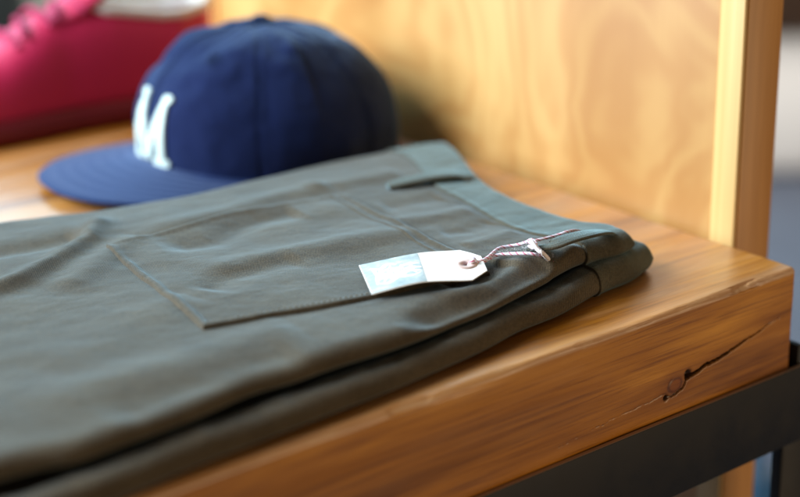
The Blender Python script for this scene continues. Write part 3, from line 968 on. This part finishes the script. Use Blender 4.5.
# ------------------------------------------------------------------ hang tag
tagc = at(425, 270, .031)
tag = empty('hang_tag', (tagc[0], tagc[1], .028), 'white paper hang tag with pale blue printed half lying on the trousers', 'tag')
M_paper = mat('cream_card', (.92, .90, .87), .75)[0]
NE = [at(372, 295, .0290), at(421, 283, .0318), at(466, 281, .0290), at(490.5, 279, .0282)]
FE = [at(359, 266, .0305), at(417, 254, .0338), at(456, 251, .0305), at(478, 249.5, .0292)]
ne, fe = catmull(NE, 16), catmull(FE, 16)
def arc3(c, q):
    L = np.concatenate([[0], np.cumsum(np.linalg.norm(np.diff(c, axis=0), axis=1))]); L /= L[-1]
    return np.stack([np.interp(q, L, c[:, k]) for k in range(3)], -1)
TLn = float(np.linalg.norm(np.diff(ne, axis=0), axis=1).sum()); TWn = float(np.linalg.norm(NE[0]-FE[0]))
print('TAG', TLn, TWn)
def tag_pt(s, t):
    s = np.asarray(s, float); t = np.asarray(t, float)
    p = arc3(ne, s)*(1-t)[..., None]+arc3(fe, s)*t[..., None]
    g = top_z(p[..., 0], p[..., 1])+.0006
    inpk = (p[..., 0] < -.172) & (p[..., 1] > np.interp(p[..., 0], nearC[:, 0], nearC[:, 1])-.001)
    g = g+np.where(inpk, .0030, 0)
    p[..., 2] = np.maximum(p[..., 2], g)
    return p
hs, ht = .845, .50
def tag_sheet(name, s0, s1, t0, t1, ns, nt2, off, thick, m, parent, hole=True, chamfer=True, keep=None):
    S, T = np.meshgrid(np.linspace(s0, s1, ns), np.linspace(t0, t1, nt2), indexing='ij')
    if chamfer:
        # pull the end vertices back along the clipped corners
        lim = 1-.155*np.clip((np.abs(T-.5)-.24)/.26, 0, 1)
        k = smooth((S-.6)/.4)*0+np.clip((S-.7)/.3, 0, 1)
        S = S-(1-lim)*k
    p = tag_pt(S, T)
    keepc = np.ones((ns-1, nt2-1), bool)
    if hole:
        d = np.hypot((S-hs)*TLn, (T-ht)*TWn)
        dc = (d[:-1, :-1]+d[1:, 1:]+d[:-1, 1:]+d[1:, :-1])/4
        keepc &= dc > .0030
    F_ = []
    idx = lambda i, j: i*nt2+j
    n0 = ns*nt2
    top = p.copy(); top[..., 2] += off+thick; bot = p.copy(); bot[..., 2] += off
    for i in range(ns-1):
        for j in range(nt2-1):
            if not keepc[i, j]: continue
            F_.append((idx(i, j), idx(i+1, j), idx(i+1, j+1), idx(i, j+1)))
            F_.append((n0+idx(i, j), n0+idx(i, j+1), n0+idx(i+1, j+1), n0+idx(i+1, j)))
            for di, dj, a_, b_ in ((-1, 0, idx(i, j), idx(i, j+1)), (1, 0, idx(i+1, j), idx(i+1, j+1)), (0, -1, idx(i, j), idx(i+1, j)), (0, 1, idx(i, j+1), idx(i+1, j+1))):
                ii, jj = i+di, j+dj
                if ii < 0 or jj < 0 or ii >= ns-1 or jj >= nt2-1 or not keepc[ii, jj]:
                    F_.append((a_, b_, n0+b_, n0+a_))
    me = mesh_from(name, np.concatenate([top.reshape(-1, 3), bot.reshape(-1, 3)]), F_); fix_normals(me, 1e-8)
    return link(name, me, m, parent, sm=False)
tag_sheet('card', 0, 1, 0, 1, 150, 90, 0, .00045, M_paper, tag)
m, nt, b = mat('blue_wash_print', rough=.6)
v = coords(nt, (1, 1.6, 1))
c = ramp(nt, noise(nt, v, 130, 5, .65), [(.30, (.28, .36, .38)), (.5, (.40, .48, .50)), (.68, (.58, .64, .65))])
nt.links.new(c, b.inputs['Base Color'])
pr = tag_sheet('printed_label', .004, .455, .012, .988, 60, 50, .00055, .00012, m, tag, hole=False, chamfer=False)
# white brush-drawn lettering, not legible in the photo: loose strokes
M_ink = mat('white_ink', (.90, .93, .93), .6)[0]
M_grey = mat('grey_ink', (.30, .36, .38), .6)[0]
def stroke(pts, w, m, z=.00074):
    c = catmull(np.array(pts, float), 8); d = np.gradient(c, axis=0)
    nn = np.stack([-d[:, 1]/TWn*TWn, d[:, 0]], -1); nn /= np.linalg.norm(nn, axis=1)[:, None]+1e-9
    k = len(c); prof = w*np.sin(np.linspace(.25, math.pi-.25, k))*(1+.35*vnoise(np.arange(k)*.9, np.arange(k)*0+pts[0][0]*37, 3))
    l_ = tag_pt(c[:, 0]+nn[:, 0]*prof*.6, c[:, 1]+nn[:, 1]*prof); r_ = tag_pt(c[:, 0]-nn[:, 0]*prof*.6, c[:, 1]-nn[:, 1]*prof)
    l_[:, 2] += z; r_[:, 2] += z
    return np.stack([l_, r_], 1).reshape(-1, 3), grid_faces(k, 2)
ST = [([(.07, .80), (.09, .66), (.10, .50), (.085, .38), (.07, .22)], .03), ([(.07, .78), (.14, .70), (.20, .80), (.27, .74)], .035),
      ([(.10, .60), (.18, .62), (.26, .58), (.34, .66), (.44, .64)], .05), ([(.08, .50), (.20, .48), (.33, .54), (.45, .50)], .055),
      ([(.07, .32), (.14, .40), (.24, .36), (.34, .44), (.45, .38)], .045), ([(.08, .24), (.16, .20), (.25, .30), (.36, .27), (.44, .34)], .03),
      ([(.14, .72), (.13, .56), (.16, .42), (.13, .26)], .035), ([(.22, .74), (.20, .58), (.24, .42), (.21, .28)], .03), ([(.30, .70), (.29, .52), (.32, .36)], .03), ([(.38, .70), (.37, .5), (.40, .34)], .03)]
V, Fc = merge([stroke(p, w, None) for p, w in ST])
link('lettering', mesh_from('lettering', V, Fc), M_ink, pr, sm=False)
ST = [([(.155, .44), (.165, .46)], .012), ([(.19, .60), (.20, .62), (.215, .60)], .010), ([(.26, .50), (.29, .52), (.33, .50)], .008), ([(.28, .60), (.31, .58), (.34, .62)], .007), ([(.10, .62), (.115, .60)], .010), ([(.22, .50), (.225, .44)], .010)]
V, Fc = merge([stroke(p, w, None, .0009) for p, w in ST])
link('small_marks', mesh_from('small_marks', V, Fc), M_grey, pr, sm=False)
# eyelet reinforcement ring
def ring_sheet(name, ri, ro, z0, z1, m, parent):
    ns_ = 48; rows = []
    for r_, zz in ((ri, z0-.0012), (ri, z1), ((ri+ro)/2, z1+.00012), (ro, z1), (ro+.00005, z0)):
        a = np.linspace(0, 2*math.pi, ns_, endpoint=False)
        s_ = hs+r_*np.cos(a)/TLn; t_ = ht+r_*np.sin(a)/TWn
        p = tag_pt(s_, t_); p[:, 2] += zz
        rows.append(p)
    G = np.array(rows)
    me = mesh_from(name, G.reshape(-1, 3), grid_faces(5, ns_, closev=True)); fix_normals(me)
    return link(name, me, m, parent)
ring_sheet('eyelet', .0023, .0058, .0003, .0008, mat('pinkish_fibre', (.66, .50, .46), .7)[0], tag)
# twine
def twine(name, path, R, parent, n=26, pitch=.0046, cols=None, fuzz=0):
    c = catmull(np.array(path), n)
    L = np.concatenate([[0], np.cumsum(np.linalg.norm(np.diff(c, axis=0), axis=1))])
    m_ = max(30, int(L[-1]/.00028)); q = np.linspace(0, L[-1], m_)
    c = np.stack([np.interp(q, L, c[:, k]) for k in range(3)], -1)
    T = np.gradient(c, axis=0); T /= np.linalg.norm(T, axis=1)[:, None]
    nrm = np.cross(T[0], [0, 0, 1.]); nrm /= np.linalg.norm(nrm)
    NN = []
    for i in range(m_):
        nrm = nrm-T[i]*(nrm@T[i]); nrm /= np.linalg.norm(nrm); NN.append(nrm)
    NN = np.array(NN); B = np.cross(T, NN)
    root = None
    groups = {}
    for k, mm in enumerate(cols):
        a = 2*math.pi*(q/pitch+k/len(cols))
        h_ = c+R*.55*(np.cos(a)[:, None]*NN+np.sin(a)[:, None]*B)
        groups.setdefault(mm.name, [mm, []])[1].append(tube(h_, R*.56, 7))
    bm_parts = []; mats_ = []; V = []; Fc = []; mi = []
    for nm, (mm, lst) in groups.items():
        v_, f_ = merge(lst); o = len(V)
        V += list(v_); Fc += [tuple(o+t for t in f) for f in f_]; mi += [len(mats_)]*len(f_); mats_.append(mm)
    me = bpy.data.meshes.new(name); me.from_pydata([tuple(map(float, v)) for v in V], [], Fc)
    for mm in mats_: me.materials.append(mm)
    me.polygons.foreach_set('material_index', mi)
    return link(name, me, None, parent)
W_ = mat('white_cotton', (.80, .76, .78), .85)[0]; C_ = mat('crimson_cotton', (.62, .20, .30), .85)[0]; V_ = mat('violet_cotton', (.62, .56, .74), .85)[0]
CL = [W_, C_, W_, V_]
def cp(lst):
    out = []
    for x, y, dz in lst:
        p = at(x, y, .030)
        for k in range(5):
            zc = float(top_z(p[0], p[1]))+dz; p = at(x, y, zc)
        out.append(p)
    return out
hp = tag_pt(np.array([hs]), np.array([ht]))[0]
h0 = hp+np.array([.0015, -.0006, -.0006]); h1 = hp+np.array([.0042, -.0012, .0022]); 
twine('string', [h0, h1]+cp([(478, 262, .0050), (487, 258, .0046), (498, 249, .0034), (508, 246.5, .0032), (519, 244.5, .0036), (528, 241.5, .0050), (534, 240.5, .0072)]), .00085, tag, cols=CL)
twine('string', [h0+np.array([0, .0004, 0]), h1+np.array([.001, .001, .0002])]+cp([(477, 264, .0030), (487, 260, .0028), (496, 255.5, .0024), (506, 254, .0026), (518, 253.5, .0028), (528, 253.5, .0040), (538, 255, .0052), (546, 257, .0042)]), .00085, tag, cols=CL)
# knot with frayed end and the turn round the belt loop
twine('knot', cp([(528, 241.5, .0052), (532, 243, .0066), (537, 248, .0072), (543, 253.5, .0062), (549, 259.5, .0050), (552.5, 263, .0042)]), .00105, tag, cols=[W_, W_, C_, W_], pitch=.0038)
twine('knot', cp([(526, 243, .0048), (531, 239.5, .0072), (536, 243, .0086), (534, 248, .0070), (529, 246, .0050)]), .00075, tag, cols=CL, pitch=.004)
twine('knot', cp([(549, 260, .0058), (543, 254, .0074), (537, 249, .0084), (532, 241, .0078)]), .0010, tag, cols=[W_, W_, W_], pitch=.005)
lt_ = [(533, 241, .0072), (545, 238.5, .0078), (556, 235.5, .0082), (567, 231.8, .0080), (574, 230.5, .0070), (580, 231, .0040)]
twine('string', cp(lt_), .00075, tag, cols=CL)

# loose fibres on the twine
rg_ = np.random.RandomState(3); parts = []
fib = cp([(472, 262, .0040), (487, 259, .0040), (498, 252, .0034), (515, 249, .0034), (530, 247, .0050), (540, 251, .0060), (551, 261, .0052), (556, 236, .0082)])
fc_ = catmull(np.array(fib), 30)
for k in range(130):
    c0 = fc_[rg_.randint((len(fc_)//2 if k % 2 else 0), len(fc_))]+rg_.normal(0, .0006, 3)*np.array([1, 1, .4]); d_ = rg_.normal(0, 1, 3); d_ /= np.linalg.norm(d_); d2 = rg_.normal(0, .5, 3)
    ln_ = rg_.uniform(.0008, .0024)
    parts.append(tube([c0, c0+d_*ln_*.5, c0+(d_+d2*.5)*ln_], .00005, 3))
V, Fc = merge(parts)
fz = link('fuzz', mesh_from('fuzz', V, Fc), W_, tag); fz['kind'] = 'stuff'

scene.render.engine = 'CYCLES'
